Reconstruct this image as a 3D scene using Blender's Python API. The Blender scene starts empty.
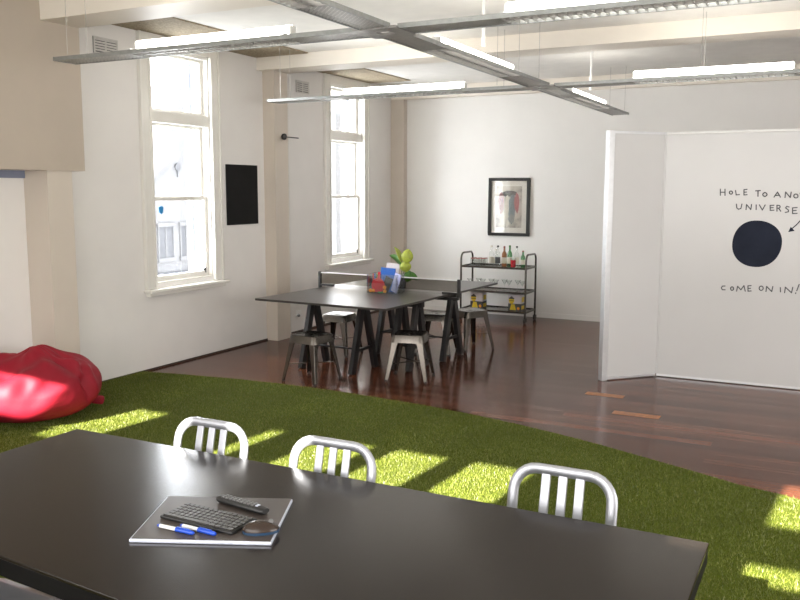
import bpy, bmesh, math, random
import numpy as np
from mathutils import Vector, Matrix
random.seed(7)
C = bpy.context.scene.collection
sc = bpy.context.scene
PI = math.pi
R = math.radians

# ---------------------------------------------------------------- camera
YAW, PIT, ROL = .47348, .12924, .00223
fw = Vector((-math.sin(YAW)*math.cos(PIT), math.cos(YAW)*math.cos(PIT), -math.sin(PIT)))
rt = fw.cross(Vector((0, 0, 1))).normalized(); up = rt.cross(fw)
c_, s_ = math.cos(ROL), math.sin(ROL)
rt2 = rt*c_ + up*s_; up2 = up*c_ - rt*s_
cam = bpy.data.cameras.new('camera'); camo = bpy.data.objects.new('camera', cam); C.objects.link(camo)
camo.matrix_world = Matrix(((rt2.x, up2.x, -fw.x, 0), (rt2.y, up2.y, -fw.y, 0), (rt2.z, up2.z, -fw.z, 1.83), (0, 0, 0, 1)))
cam.sensor_width = 36; cam.lens = 845.6/800*36; cam.clip_start = .05; cam.clip_end = 200
sc.camera = camo

# ---------------------------------------------------------------- light
SKY, SUN, TUBE = 5.4, 27.0, 7.2
w = bpy.data.worlds.new('sky'); sc.world = w; w.use_nodes = True
bg = w.node_tree.nodes['Background']; bg.inputs[0].default_value = (.93, .96, 1, 1); bg.inputs[1].default_value = SKY
sd = Vector((math.sin(R(4.5))*math.cos(R(26.1)), math.cos(R(4.5))*math.cos(R(26.1)), -math.sin(R(26.1))))
sun = bpy.data.lights.new('sun', 'SUN'); sun.energy = SUN; sun.angle = R(.5); sun.color = (1, .95, .86)
suno = bpy.data.objects.new('sun', sun); C.objects.link(suno); suno.rotation_euler = sd.to_track_quat('-Z', 'Y').to_euler()
def area(name, loc, direction, sx, sy, energy, col):
    l = bpy.data.lights.new(name, 'AREA'); l.shape = 'RECTANGLE'; l.size = sx; l.size_y = sy; l.energy = energy; l.color = col
    o = bpy.data.objects.new(name, l); C.objects.link(o); o.location = loc
    o.rotation_euler = Vector(direction).to_track_quat('-Z', 'Y').to_euler(); return o
area('fill_rear', (-2.3, -.86, 1.75), (0, 1, 0), 5.6, 1.5, 95, (1, .97, .95))  # added fill light inside the room, no window modelled behind it
area('fill_right', (3.1, 3.5, 1.75), (-1, 0, 0), 6.0, 1.5, 135, (1, .98, .97))  # added fill that brightens the left wall, no window on this side
area('daylight_window', (-6.55, 6.95, 2.0), (1, 0, 0), .85, 2.2, 55, (.9, .95, 1))
area('daylight_window', (-6.55, 10.3, 2.0), (1, 0, 0), .85, 2.2, 55, (.9, .95, 1))
vs = sc.view_settings; vs.view_transform = 'Standard'; vs.look = 'None'; vs.gamma = 1; vs.use_curve_mapping = False
vs.exposure = .77

# ---------------------------------------------------------------- materials
def mat(name, col, rough=.5, metal=0, spec=.5, var=0, scale=20, bump=0, bscale=60, coat=0, trans=0, stretch=None):
    m = bpy.data.materials.new(name); m.use_nodes = True
    nt = m.node_tree; p = nt.nodes['Principled BSDF']
    p.inputs['Base Color'].default_value = (*col, 1); p.inputs['Roughness'].default_value = rough
    p.inputs['Metallic'].default_value = metal; p.inputs['Specular IOR Level'].default_value = spec
    if coat: p.inputs['Coat Weight'].default_value = coat; p.inputs['Coat Roughness'].default_value = .08
    if var or bump:
        tc = nt.nodes.new('ShaderNodeTexCoord'); src = tc.outputs['Object']
        if stretch:
            mp = nt.nodes.new('ShaderNodeMapping'); mp.inputs['Scale'].default_value = stretch
            nt.links.new(src, mp.inputs['Vector']); src = mp.outputs['Vector']
    if var:
        n = nt.nodes.new('ShaderNodeTexNoise'); n.inputs['Scale'].default_value = scale; n.inputs['Detail'].default_value = 4
        r = nt.nodes.new('ShaderNodeValToRGB')
        r.color_ramp.elements[0].position = .3; r.color_ramp.elements[1].position = .7
        r.color_ramp.elements[0].color = (*[c*(1-var) for c in col], 1); r.color_ramp.elements[1].color = (*[min(1, c*(1+var)) for c in col], 1)
        nt.links.new(src, n.inputs['Vector']); nt.links.new(n.outputs['Fac'], r.inputs['Fac']); nt.links.new(r.outputs['Color'], p.inputs['Base Color'])
    if bump:
        n = nt.nodes.new('ShaderNodeTexNoise'); n.inputs['Scale'].default_value = bscale; n.inputs['Detail'].default_value = 3
        b = nt.nodes.new('ShaderNodeBump'); b.inputs['Strength'].default_value = bump; b.inputs['Distance'].default_value = .01
        nt.links.new(src, n.inputs['Vector']); nt.links.new(n.outputs['Fac'], b.inputs['Height']); nt.links.new(b.outputs['Normal'], p.inputs['Normal'])
    return m

def glass(name, tint=(1, 1, 1), refl=.08):
    m = bpy.data.materials.new(name); m.use_nodes = True; nt = m.node_tree
    out = nt.nodes['Material Output']; nt.nodes.remove(nt.nodes['Principled BSDF'])
    t = nt.nodes.new('ShaderNodeBsdfTransparent'); t.inputs[0].default_value = (*tint, 1)
    g = nt.nodes.new('ShaderNodeBsdfGlossy'); g.inputs['Roughness'].default_value = .03
    lw = nt.nodes.new('ShaderNodeLayerWeight'); lw.inputs['Blend'].default_value = .15
    mm = nt.nodes.new('ShaderNodeMath'); mm.operation = 'MULTIPLY_ADD'; mm.inputs[1].default_value = .4; mm.inputs[2].default_value = refl
    mx = nt.nodes.new('ShaderNodeMixShader')
    nt.links.new(lw.outputs['Fresnel'], mm.inputs[0]); nt.links.new(mm.outputs[0], mx.inputs[0])
    nt.links.new(t.outputs[0], mx.inputs[1]); nt.links.new(g.outputs[0], mx.inputs[2]); nt.links.new(mx.outputs[0], out.inputs[0])
    return m

def emit(name, col, s):
    m = bpy.data.materials.new(name); m.use_nodes = True; p = m.node_tree.nodes['Principled BSDF']
    p.inputs['Base Color'].default_value = (*col, 1); p.inputs['Emission Color'].default_value = (*col, 1); p.inputs['Emission Strength'].default_value = s
    return m

def wood_floor():
    m = bpy.data.materials.new('polished_floorboards'); m.use_nodes = True; nt = m.node_tree; p = nt.nodes['Principled BSDF']
    tc = nt.nodes.new('ShaderNodeTexCoord')
    br = nt.nodes.new('ShaderNodeTexBrick'); br.offset = .37; br.inputs['Scale'].default_value = 1
    br.inputs['Brick Width'].default_value = 1.9; br.inputs['Row Height'].default_value = .105; br.inputs['Mortar Size'].default_value = .0018
    br.inputs['Color1'].default_value = (0, 0, 0, 1); br.inputs['Color2'].default_value = (1, 1, 1, 1); br.inputs['Mortar'].default_value = (.35, .35, .35, 1)
    br.inputs['Bias'].default_value = 0
    nt.links.new(tc.outputs['Object'], br.inputs['Vector'])
    r = nt.nodes.new('ShaderNodeValToRGB'); e = r.color_ramp.elements
    e[0].color = (.046, .015, .008, 1); e[1].color = (.135, .045, .022, 1)
    x = e.new(.5); x.color = (.080, .027, .0135, 1)
    nt.links.new(br.outputs['Color'], r.inputs['Fac'])
    mp = nt.nodes.new('ShaderNodeMapping'); mp.inputs['Scale'].default_value = (1.2, 28, 1)
    n = nt.nodes.new('ShaderNodeTexNoise'); n.inputs['Scale'].default_value = 2; n.inputs['Detail'].default_value = 5
    nt.links.new(tc.outputs['Object'], mp.inputs['Vector']); nt.links.new(mp.outputs['Vector'], n.inputs['Vector'])
    mx = nt.nodes.new('ShaderNodeMix'); mx.data_type = 'RGBA'; mx.blend_type = 'OVERLAY'; mx.inputs[0].default_value = .45
    nt.links.new(r.outputs['Color'], mx.inputs[6]); nt.links.new(n.outputs['Fac'], mx.inputs[7]); nt.links.new(mx.outputs[2], p.inputs['Base Color'])
    p.inputs['Roughness'].default_value = .12; p.inputs['Specular IOR Level'].default_value = .15
    n2 = nt.nodes.new('ShaderNodeTexNoise'); n2.inputs['Scale'].default_value = 5
    b = nt.nodes.new('ShaderNodeBump'); b.inputs['Strength'].default_value = .04; b.inputs['Distance'].default_value = .02
    nt.links.new(mp.outputs['Vector'], n2.inputs['Vector']); nt.links.new(n2.outputs['Fac'], b.inputs['Height']); nt.links.new(b.outputs['Normal'], p.inputs['Normal'])
    return m

def grass_mat():
    m = bpy.data.materials.new('turf'); m.use_nodes = True; nt = m.node_tree; p = nt.nodes['Principled BSDF']
    g = nt.nodes.new('ShaderNodeNewGeometry'); r = nt.nodes.new('ShaderNodeValToRGB'); e = r.color_ramp.elements
    e[0].color = (.075, .098, .009, 1); e[1].color = (.20, .215, .034, 1); x = e.new(.55); x.color = (.125, .148, .013, 1); x = e.new(.93); x.color = (.22, .22, .07, 1)
    nt.links.new(g.outputs['Random Per Island'], r.inputs['Fac'])
    n = nt.nodes.new('ShaderNodeTexNoise'); n.inputs['Scale'].default_value = 1.6; tc = nt.nodes.new('ShaderNodeTexCoord'); nt.links.new(tc.outputs['Object'], n.inputs['Vector'])
    mx = nt.nodes.new('ShaderNodeMix'); mx.data_type = 'RGBA'; mx.blend_type = 'OVERLAY'; mx.inputs[0].default_value = .5
    nt.links.new(r.outputs['Color'], mx.inputs[6]); nt.links.new(n.outputs['Fac'], mx.inputs[7]); nt.links.new(mx.outputs[2], p.inputs['Base Color'])
    p.inputs['Roughness'].default_value = .4; p.inputs['Specular IOR Level'].default_value = .42
    return m

def artwork_mat():
    m = bpy.data.materials.new('abstract_print'); m.use_nodes = True; nt = m.node_tree; p = nt.nodes['Principled BSDF']
    tc = nt.nodes.new('ShaderNodeTexCoord'); n = nt.nodes.new('ShaderNodeTexNoise'); n.inputs['Scale'].default_value = 7; n.inputs['Detail'].default_value = 5
    r = nt.nodes.new('ShaderNodeValToRGB'); e = r.color_ramp.elements; e[0].position = .3; e[1].position = .75
    e[0].color = (.2, .17, .14, 1); e[1].color = (.62, .58, .5, 1); x = e.new(.5); x.color = (.5, .46, .39, 1)
    nt.links.new(tc.outputs['Object'], n.inputs['Vector']); nt.links.new(n.outputs['Fac'], r.inputs['Fac']); nt.links.new(r.outputs['Color'], p.inputs['Base Color'])
    p.inputs['Roughness'].default_value = .5
    return m

M = dict(
    wall=mat('white_wall_paint', (.77, .745, .715), .45, spec=.35, var=.02, scale=3),
    back=mat('back_wall_paint', (.80, .78, .745), .5, spec=.3, var=.015, scale=3),
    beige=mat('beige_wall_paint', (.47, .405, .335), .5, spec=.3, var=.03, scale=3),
    cream=mat('cream_pilaster_paint', (.60, .535, .46), .45, spec=.35, var=.02, scale=3),
    beam=mat('beam_paint', (.78, .725, .64), .5, spec=.3, var=.02, scale=3),
    ceil=mat('ceiling_panel', (.82, .795, .745), .7, spec=.2, var=.03, scale=6),
    tile=mat('speckled_ceiling_board', (.33, .275, .195), .8, spec=.1, var=.35, scale=60),
    gloss=mat('gloss_white_trim', (.78, .76, .71), .22, spec=.5, var=.015, scale=4),
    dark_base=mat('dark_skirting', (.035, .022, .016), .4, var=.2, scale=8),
    floor=wood_floor(), grass=grass_mat(), thatch=mat('turf_backing', (.065, .085, .009), .9, spec=.1, var=.3, scale=90, bump=.6, bscale=200),
    tablet=mat('dark_table_veneer', (.013, .0095, .007), .2, spec=.22, var=.22, scale=6, stretch=(3, 40, 3), bump=.02, bscale=8),
    tedge=mat('black_edge', (.005, .0045, .0045), .6, spec=.1),
    alu=mat('brushed_aluminium', (.43, .44, .475), .38, metal=.75, var=.03, scale=30, bump=.02),
    black=mat('matte_black_wood', (.012, .011, .011), .42, var=.2, scale=12),
    ping=mat('table_tennis_top', (.040, .035, .032), .3, spec=.42, var=.06, scale=8),
    netm=glass('net_mesh', (.72, .70, .67), .0), white=mat('white_plastic', (.8, .8, .78), .4, var=.02),
    gun=mat('gunmetal_steel', (.135, .12, .105), .25, metal=.92, var=.15, scale=9),
    tray=mat('galvanised_steel', (.34, .33, .315), .38, metal=.75, var=.12, scale=25),
    trayd=mat('grey_steel_rail', (.30, .31, .30), .4, metal=.6, var=.1, scale=25),
    wire=mat('steel_wire', (.45, .43, .40), .4, metal=.6, var=.05),
    tube=emit('fluorescent_diffuser', (1, .965, .90), TUBE),
    glass=glass('window_glass'), clear=glass('clear_glassware', (.97, .98, .97), .04), acryl=glass('clear_acrylic', (.90, .93, .93), .10),
    board=mat('whiteboard_panel', (.60, .597, .59), .25, spec=.5, var=.015, scale=2),
    boardd=mat('panel_aluminium', (.72, .73, .74), .35, metal=.6, var=.04),
    ink=mat('navy_ink', (.017, .021, .036), .6, spec=.12, var=.15, scale=6), inkt=mat('dark_marker', (.07, .07, .078), .5, var=.1),
    red=mat('red_beanbag_fabric', (.25, .006, .018), .62, spec=.3, var=.12, scale=4, bump=.12, bscale=22),
    chalk=mat('blackboard', (.010, .010, .010), .6, spec=.15, var=.2, scale=6), frame=mat('black_frame', (.010, .010, .010), .35, var=.1),
    matb=mat('cream_mount', (.76, .73, .66), .7, var=.02), art=artwork_mat(),
    grille=mat('vent_grey', (.58, .56, .53), .5, var=.05), grilled=mat('vent_gap', (.06, .06, .06), .6, var=.05),
    orange=mat('orange_tape', (.30, .105, .022), .35, var=.35, scale=30),
    facade=mat('pale_render', (.14, .14, .143), .8, spec=.1, var=.04, scale=2), facaded=mat('grey_trim', (.085, .088, .095), .8, spec=.1, var=.04), street=mat('street', (.25, .25, .25), .8, var=.1),
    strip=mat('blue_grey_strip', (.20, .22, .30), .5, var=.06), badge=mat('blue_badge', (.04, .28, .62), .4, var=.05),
    brown=mat('board_dark_top', (.055, .044, .038), .4, spec=.5, var=.1, scale=8), silver=mat('silver_edge', (.72, .76, .88), .28, metal=.5, var=.03),
    key=mat('black_keys', (.014, .014, .014), .45, var=.1), keyb=mat('keyboard_base', (.05, .048, .046), .45, var=.1), grey=mat('grey_rubber', (.16, .16, .16), .5, var=.1),
    blue=mat('blue_plastic', (.012, .07, .50), .28, var=.08), mouse=mat('mouse_shell', (.035, .022, .016), .25, spec=.35, coat=.1, var=.1), mouseb=mat('mouse_base', (.02, .05, .10), .3, var=.1),
)
def flat(name, c, r=.45): return mat(name, c, r, var=.05, scale=12)
P_red = flat('red_rubber', (.55, .02, .03)); P_orange = flat('orange_ball', (.85, .30, .015)); P_yel = flat('yellow_card', (.75, .55, .03)); P_blue = flat('blue_card', (.02, .12, .48))
P_paper = flat('white_paper', (.66, .62, .64)); P_leaf = flat('dark_leaf', (.05, .16, .012)); P_leafl = mat('lime_leaf', (.36, .42, .055), .4, var=.25, scale=25); P_pot = flat('dark_pot', (.03, .03, .03)); P_lav = flat('lavender_paper', (.45, .45, .72)); P_green = flat('green_plastic', (.04, .25, .06))
P_amber = flat('amber_spirit', (.30, .11, .03)); P_gglass = glass('green_bottle_glass', (.25, .55, .28), .1); P_cap = flat('bottle_cap', (.25, .05, .04)); P_label = flat('bottle_label', (.7, .66, .55)); P_dlabel = flat('dark_bottle_label', (.05, .05, .05)); P_redd = mat('red_drink', (.62, .012, .03), .2, var=.1)

def perforated(name, col):
    m = mat(name, col, .38, metal=.7, var=.1, scale=25); nt = m.node_tree; out = nt.nodes['Material Output']; p = nt.nodes['Principled BSDF']
    tc = nt.nodes.new('ShaderNodeTexCoord'); sp = nt.nodes.new('ShaderNodeSeparateXYZ'); nt.links.new(tc.outputs['Object'], sp.inputs[0])
    fs = []
    for ax in 'XY':
        a = nt.nodes.new('ShaderNodeMath'); a.operation = 'MULTIPLY'; a.inputs[1].default_value = 2*PI/.036
        b = nt.nodes.new('ShaderNodeMath'); b.operation = 'SINE'; nt.links.new(sp.outputs[ax], a.inputs[0]); nt.links.new(a.outputs[0], b.inputs[0]); fs.append(b)
    c = nt.nodes.new('ShaderNodeMath'); c.operation = 'MULTIPLY'; nt.links.new(fs[0].outputs[0], c.inputs[0]); nt.links.new(fs[1].outputs[0], c.inputs[1])
    g = nt.nodes.new('ShaderNodeMath'); g.operation = 'GREATER_THAN'; g.inputs[1].default_value = .35; nt.links.new(c.outputs[0], g.inputs[0])
    t = nt.nodes.new('ShaderNodeBsdfTransparent'); mx = nt.nodes.new('ShaderNodeMixShader')
    nt.links.new(g.outputs[0], mx.inputs[0]); nt.links.new(p.outputs[0], mx.inputs[1]); nt.links.new(t.outputs[0], mx.inputs[2]); nt.links.new(mx.outputs[0], out.inputs[0])
    return m
M['perf'] = perforated('perforated_steel', (.36, .35, .33))
# ---------------------------------------------------------------- mesh helpers
class MB:
    def __init__(s): s.v = []; s.f = []; s.m = []
    def add(s, vs_, fs, mi=0):
        b = len(s.v); s.v += [tuple(v) for v in vs_]; s.f += [tuple(b+i for i in f) for f in fs]; s.m += [mi]*len(fs); return s
    def box(s, a, b, mi=0):
        x0, y0, z0 = a; x1, y1, z1 = b
        return s.add([(x0,y0,z0),(x1,y0,z0),(x1,y1,z0),(x0,y1,z0),(x0,y0,z1),(x1,y0,z1),(x1,y1,z1),(x0,y1,z1)],
                     [(3,2,1,0),(4,5,6,7),(0,1,5,4),(1,2,6,5),(2,3,7,6),(3,0,4,7)], mi)
    def hexa(s, bot, top, mi=0):
        return s.add(list(bot)+list(top), [(3,2,1,0),(4,5,6,7),(0,1,5,4),(1,2,6,5),(2,3,7,6),(3,0,4,7)], mi)
    def bar(s, p, q, wx, wy, upv=(0, 0, 1), mi=0, taper=1):
        p, q = Vector(p), Vector(q); d = (q-p).normalized(); u = Vector(upv)
        if abs(d.dot(u)) > .98: u = Vector((0, 1, 0))
        a = d.cross(u).normalized(); b = a.cross(d)
        def ring(c, k): return [c-a*wx*k/2-b*wy*k/2, c+a*wx*k/2-b*wy*k/2, c+a*wx*k/2+b*wy*k/2, c-a*wx*k/2+b*wy*k/2]
        return s.hexa(ring(p, 1), ring(q, taper), mi)
    def tube(s, pts, r, n=8, closed=False, rx=None, ref=None, mi=0, caps=True, plane=None):
        pts = [Vector(p) for p in pts]; k = len(pts); rs = r if isinstance(r, (list, tuple)) else [r]*k
        b0 = len(s.v); prev = None
        for i, p in enumerate(pts):
            t = (pts[(i+1) % k]-pts[i-1]) if closed else (pts[min(i+1, k-1)]-pts[max(i-1, 0)])
            t.normalize()
            if plane is not None: a = t.cross(Vector(plane))
            elif ref is not None: a = Vector(ref) - t*t.dot(Vector(ref))
            elif prev is None:
                a = t.orthogonal()
            else: a = prev - t*t.dot(prev)
            a.normalize(); prev = a; b = t.cross(a)
            for j in range(n):
                th = 2*PI*(j+.5)/n
                s.v.append(tuple(p + a*math.cos(th)*rs[i]*(rx or 1) + b*math.sin(th)*rs[i]))
        for i in range(k if closed else k-1):
            i2 = (i+1) % k
            for j in range(n):
                s.f.append((b0+i*n+j, b0+i*n+(j+1) % n, b0+i2*n+(j+1) % n, b0+i2*n+j)); s.m.append(mi)
        if not closed and caps:
            s.f.append(tuple(b0+j for j in reversed(range(n)))); s.m.append(mi)
            s.f.append(tuple(b0+(k-1)*n+j for j in range(n))); s.m.append(mi)
        return s
    def lathe(s, prof, c=(0, 0, 0), n=16, mi=0):
        b0 = len(s.v); k = len(prof)
        for r_, z in prof:
            for j in range(n):
                th = 2*PI*j/n; s.v.append((c[0]+r_*math.cos(th), c[1]+r_*math.sin(th), c[2]+z))
        for i in range(k-1):
            for j in range(n):
                s.f.append((b0+i*n+j, b0+i*n+(j+1) % n, b0+(i+1)*n+(j+1) % n, b0+(i+1)*n+j)); s.m.append(mi)
        if prof[0][0] > 1e-4: s.f.append(tuple(b0+j for j in reversed(range(n)))); s.m.append(mi)
        if prof[-1][0] > 1e-4: s.f.append(tuple(b0+(k-1)*n+j for j in range(n))); s.m.append(mi)
        return s
    def prism(s, poly, axis, lo, hi, mi=0):
        k = len(poly)
        def p3(u, v, w_): return {'x': (w_, u, v), 'y': (u, w_, v), 'z': (u, v, w_)}[axis]
        vv = [p3(u, v, lo) for u, v in poly]+[p3(u, v, hi) for u, v in poly]
        return s.add(vv, [tuple(reversed(range(k))), tuple(range(k, 2*k))]+[(i, (i+1) % k, k+(i+1) % k, k+i) for i in range(k)], mi)
    def build(s, name, ms, parent=None, smooth=False, bevel=0, loc=None):
        me = bpy.data.meshes.new(name); me.from_pydata(s.v, [], s.f)
        for m in (ms if isinstance(ms, (list, tuple)) else [ms]): me.materials.append(M[m] if isinstance(m, str) else m)
        me.polygons.foreach_set('material_index', s.m)
        bm = bmesh.new(); bm.from_mesh(me); bmesh.ops.remove_doubles(bm, verts=bm.verts, dist=1e-5); bmesh.ops.recalc_face_normals(bm, faces=bm.faces); bm.to_mesh(me); bm.free()
        o = bpy.data.objects.new(name, me); C.objects.link(o)
        if parent: o.parent = parent
        if loc: o.location = loc
        if smooth:
            me.polygons.foreach_set('use_smooth', [True]*len(me.polygons)); me.set_sharp_from_angle(angle=R(40))
        if bevel:
            b = o.modifiers.new('bevel', 'BEVEL'); b.width = bevel; b.segments = 2; b.limit_method = 'ANGLE'; b.harden_normals = False
        return o
def tag(o, label=None, cat=None, group=None, kind=None):
    for k, v in (('label', label), ('category', cat), ('group', group), ('kind', kind)):
        if v: o[k] = v
    return o
def thing(name, label, cat, loc, rz=0, group=None):
    o = bpy.data.objects.new(name, None); C.objects.link(o); o.location = loc; o.rotation_euler = (0, 0, rz); o.empty_display_size = .1
    return tag(o, label, cat, group)
def struct(o): o['kind'] = 'structure'; return o
def copy_tree(o, parent=None):
    c = o.copy(); C.objects.link(c)
    if parent: c.parent = parent
    for ch in list(o.children): copy_tree(ch, c)
    return c
def dup(o, loc, rz, label, group=None):
    c = copy_tree(o); c.location = loc; c.rotation_euler = (0, 0, rz); c['label'] = label
    if group: c['group'] = group
    return c
def arc(cx, cy, r, a0, a1, n): return [(cx+r*math.cos(R(a0+(a1-a0)*i/n)), cy+r*math.sin(R(a0+(a1-a0)*i/n))) for i in range(n+1)]

# ---------------------------------------------------------------- room shell
XL, YB, YR, XR, ZC = -6.13, 11.75, -.9, 3.2, 3.37
o = MB().box((XL-.35, YR-.3, -.12), (XR+.2, YB+.2, 0)).build('floor', 'floor'); struct(o)
def holes_wall(axis, c0, c1, a0, a1, z1, holes):
    """wall slab between c0 and c1 across `axis`, running a0..a1, with (lo, hi, zlo, zhi) openings"""
    mb = MB()
    def bx(a, b, zl, zh):
        if b-a < 1e-4 or zh-zl < 1e-4: return
        mb.box((c0, a, zl), (c1, b, zh)) if axis == 'x' else mb.box((a, c0, zl), (b, c1, zh))
    cur = a0
    for lo, hi, zl, zh in sorted(holes):
        bx(cur, lo, 0, z1); bx(lo, hi, 0, zl); bx(lo, hi, zh, z1); cur = hi
    bx(cur, a1, 0, z1); return mb
ZT = 3.5
W1 = (6.49, 7.40, .87, 3.24); W2 = (9.86, 10.76, .87, 3.24)
struct(holes_wall('x', XL-.35, XL, YR-.3, YB, ZT, [(3.0, 5.07, 0, 1.99), W1, W2]).build('wall_left', 'wall'))
struct(MB().box((XL-.35, YB, 0), (XR+.2, YB+.2, ZT)).build('wall_back', 'back'))
struct(MB().box((XR, YR-.3, 0), (XR+.2, YB, ZT)).build('wall_right', 'wall'))
# rear wall behind the camera: high windows that let the sun in
T26 = math.tan(R(26.1)); SX = math.tan(R(4.5))
def opening(gx0, gx1, g0=4.22, g1=5.22):
    sh = SX*(5.2-YR); return (gx0-sh, gx1-sh, (g0-YR)*T26, (g1-YR)*T26)
ops = [opening(-5.85, -5.16, 4.47, 5.22), opening(-5.16, -4.74, 4.27, 5.22), opening(-3.72, -3.60), opening(-3.22, -2.82), opening(-2.64, -2.25), opening(-2.05, -1.63)]
xr0 = -.21-SX*(5.2-YR)
ops2 = [(xr0, xr0+.5, (4.14-YR)*T26, (4.40-YR)*T26)]
mb = holes_wall('y', YR-.06, YR, XL, XR, ZT, ops+[(xr0, xr0+.5, (4.14-YR)*T26, 3.32)])
mb.box((xr0, YR-.06, (4.40-YR)*T26), (xr0+.5, YR, (4.92-YR)*T26))
struct(mb.build('wall_rear', 'wall'))
struct(MB().box((XL-.35, YR-.3, ZC), (XR+.2, YB+.2, ZC+.14)).build('ceiling', 'ceil'))
# speckled strips of ceiling along the window wall
YA0, YA1, YB0, YB1 = 5.06, 5.46, 8.27, 8.66
n = 0
def trim(mb, m, **k):
    global n; n += 1
    return struct(mb.build('trim_%d' % n, m, **k))
trim(MB().box((XL, YA1, ZC-.012), (-5.41, YB0, ZC)), 'tile'); trim(MB().box((XL, YB1, ZC-.012), (-5.45, 10.95, ZC)), 'tile')
ZB = 3.215
trim(MB().box((XL, YA0, ZB), (XR, YA1, ZC)), 'beam'); trim(MB().box((XL, YB0, ZB), (XR, YB1, ZC)), 'beam'); trim(MB().box((XL, YB-.1, 3.19), (XR, YB, ZC)), 'beam')
trim(MB().box((XL-.11, 5.066, 0), (-5.95, 5.07, 1.99)).box((XL, 5.07, 0), (-5.95, 5.33, 1.99)), 'cream'); trim(MB().box((XL, 8.38, 0), (-5.965, 8.65, ZB)), 'cream'); trim(MB().box((XL, YB-.11, 0), (-5.905, YB, 3.19)), 'cream')
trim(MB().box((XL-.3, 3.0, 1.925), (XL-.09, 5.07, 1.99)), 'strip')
trim(MB().box((XL-.34, 3.0, 0), (XL-.11, 5.07, 1.925)), 'wall')
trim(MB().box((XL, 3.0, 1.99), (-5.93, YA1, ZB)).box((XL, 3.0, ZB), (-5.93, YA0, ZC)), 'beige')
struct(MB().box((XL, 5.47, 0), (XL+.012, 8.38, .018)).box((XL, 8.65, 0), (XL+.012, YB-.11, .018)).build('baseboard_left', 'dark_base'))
struct(MB().box((-5.905, YB-.012, 0), (XR, YB, .07)).build('baseboard_back', 'back'))

def window(idx, y0, y1, z0, z1):
    t = bpy.data.objects.new('window_%d' % idx, None); C.objects.link(t); t.location = (XL, (y0+y1)/2, z0); struct(t)
    a, b, h = y0-(y0+y1)/2, y1-(y0+y1)/2, z1-z0
    ct = ZC-z0-.014
    mb = MB().box((0, a-.15, -.04), (.03, a, ct)).box((0, b, -.04), (.03, b+.15, ct)).box((0, a, h), (.03, b, ct))
    mb.box((.03, a-.15, -.04), (.045, a-.115, ct)).box((.03, b+.115, -.04), (.045, b+.15, ct)).box((.03, a-.03, -.04), (.04, a, h)).box((.03, b, -.04), (.04, b+.03, h))
    mb.build('architrave', 'gloss', t, bevel=.004)
    MB().box((0, a-.165, -.075), (.105, b+.17, -.04)).box((0, a-.14, -.115), (.06, b+.145, -.075)).build('sill', 'gloss', t, bevel=.008)
    # box frame lining the opening, and the transom
    fx0, fx1 = -.16, 0
    mb = MB().box((fx0, a, 0), (fx1-.004, a+.012, h)).box((fx0, b-.012, 0), (fx1-.004, b, h)).box((fx0, a, h-.03), (fx1-.004, b, h)).box((fx0, a, 0), (fx1-.004, b, .018))
    mb.box((-.15, a, 1.635), (-.01, b, 1.75))
    mb.build('frame', 'gloss', t, bevel=.003)
    def sash(nm, zl, zh, x, rb, rt_):
        s = MB().box((x, a+.012, zl), (x+.038, a+.055, zh)).box((x, b-.055, zl), (x+.038, b-.012, zh)).box((x, a+.055, zl), (x+.038, b-.055, zl+rb)).box((x, a+.055, zh-rt_), (x+.038, b-.055, zh)).build(nm, 'gloss', t, bevel=.004)
        MB().box((x+.016, a+.055, zl+rb), (x+.022, b-.055, zh-rt_)).build('pane', 'glass', s); return s
    sash('lower_sash', .018, .885, -.09, .055, .04); up_ = sash('upper_sash', .85, 1.635, -.14, .04, .03); sash('transom_light', 1.75, h-.03, -.11, .03, .03)
    MB().box((-.052, b-.075, .05), (-.045, b-.06, .11)).box((-.052, b-.105, .075), (-.045, b-.075, .10)).build('latch', 'black', t)
    # dark strip down the outer reveal
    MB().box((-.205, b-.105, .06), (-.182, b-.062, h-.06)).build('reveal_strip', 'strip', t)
    return t
w1 = window(1, *W1); window(2, *W2)
MB().prism([(-.035, .03), (0, .045), (.035, .03), (.03, -.02), (0, -.045), (-.03, -.02)], 'x', -.071, -.067).build('badge', 'badge', w1, loc=(0, -.26, .75))

# building across the street
bl = thing('building', 'pale rendered gabled building across the street, seen through the nearer window', 'building', (-15, 15.5, -6))
def Lb(y, z): return (y-15.5, z+6)
MB().prism([Lb(14.6, -6), Lb(17.3, -6), Lb(17.3, 2.2), Lb(16.82, 2.68), Lb(14.6, 1.33)], 'x', -4, 0).build('gable_wall', 'facade', bl)
MB().prism([Lb(17.3, -6), Lb(26, -6), Lb(26, 4.5), Lb(17.3, 4.5)], 'x', -4, -.6).build('side_wing', 'facade', bl)
MB().prism([Lb(14.4, 1.2), Lb(16.82, 2.68), Lb(16.82, 2.78), Lb(14.4, 1.3)], 'x', -4, .12).build('roof_edge', 'facade', bl)
MB().prism([(1.303+.1*math.cos(i*PI/6), 8.4+.1*math.sin(i*PI/6)) for i in range(12)], 'x', 0, .04).box((0, 1.285, 8.15), (.03, 1.32, 8.3)).build('ornament', 'facaded', bl)
for y0, y1 in ((16.05, 16.55), (16.85, 17.25), (15.0, 15.5)):
    p0 = Lb(y0, .12); p1 = Lb(y1, .9)
    f = MB().box((0, p0[0]-.06, p0[1]-.1), (.06, p1[0]+.06, p0[1])).box((0, p0[0]-.06, p1[1]), (.06, p1[0]+.06, p1[1]+.1)).box((0, p0[0]-.04, p0[1]), (.04, p0[0], p1[1])).box((0, p1[0], p0[1]), (.04, p1[0]+.04, p1[1])).box((0, (p0[0]+p1[0])/2-.02, p0[1]), (.03, (p0[0]+p1[0])/2+.02, p1[1])).build('window', 'facade', bl)
    MB().box((0, p0[0], p0[1]), (.015, p1[0], p1[1])).build('pane', 'facaded', f)
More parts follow.
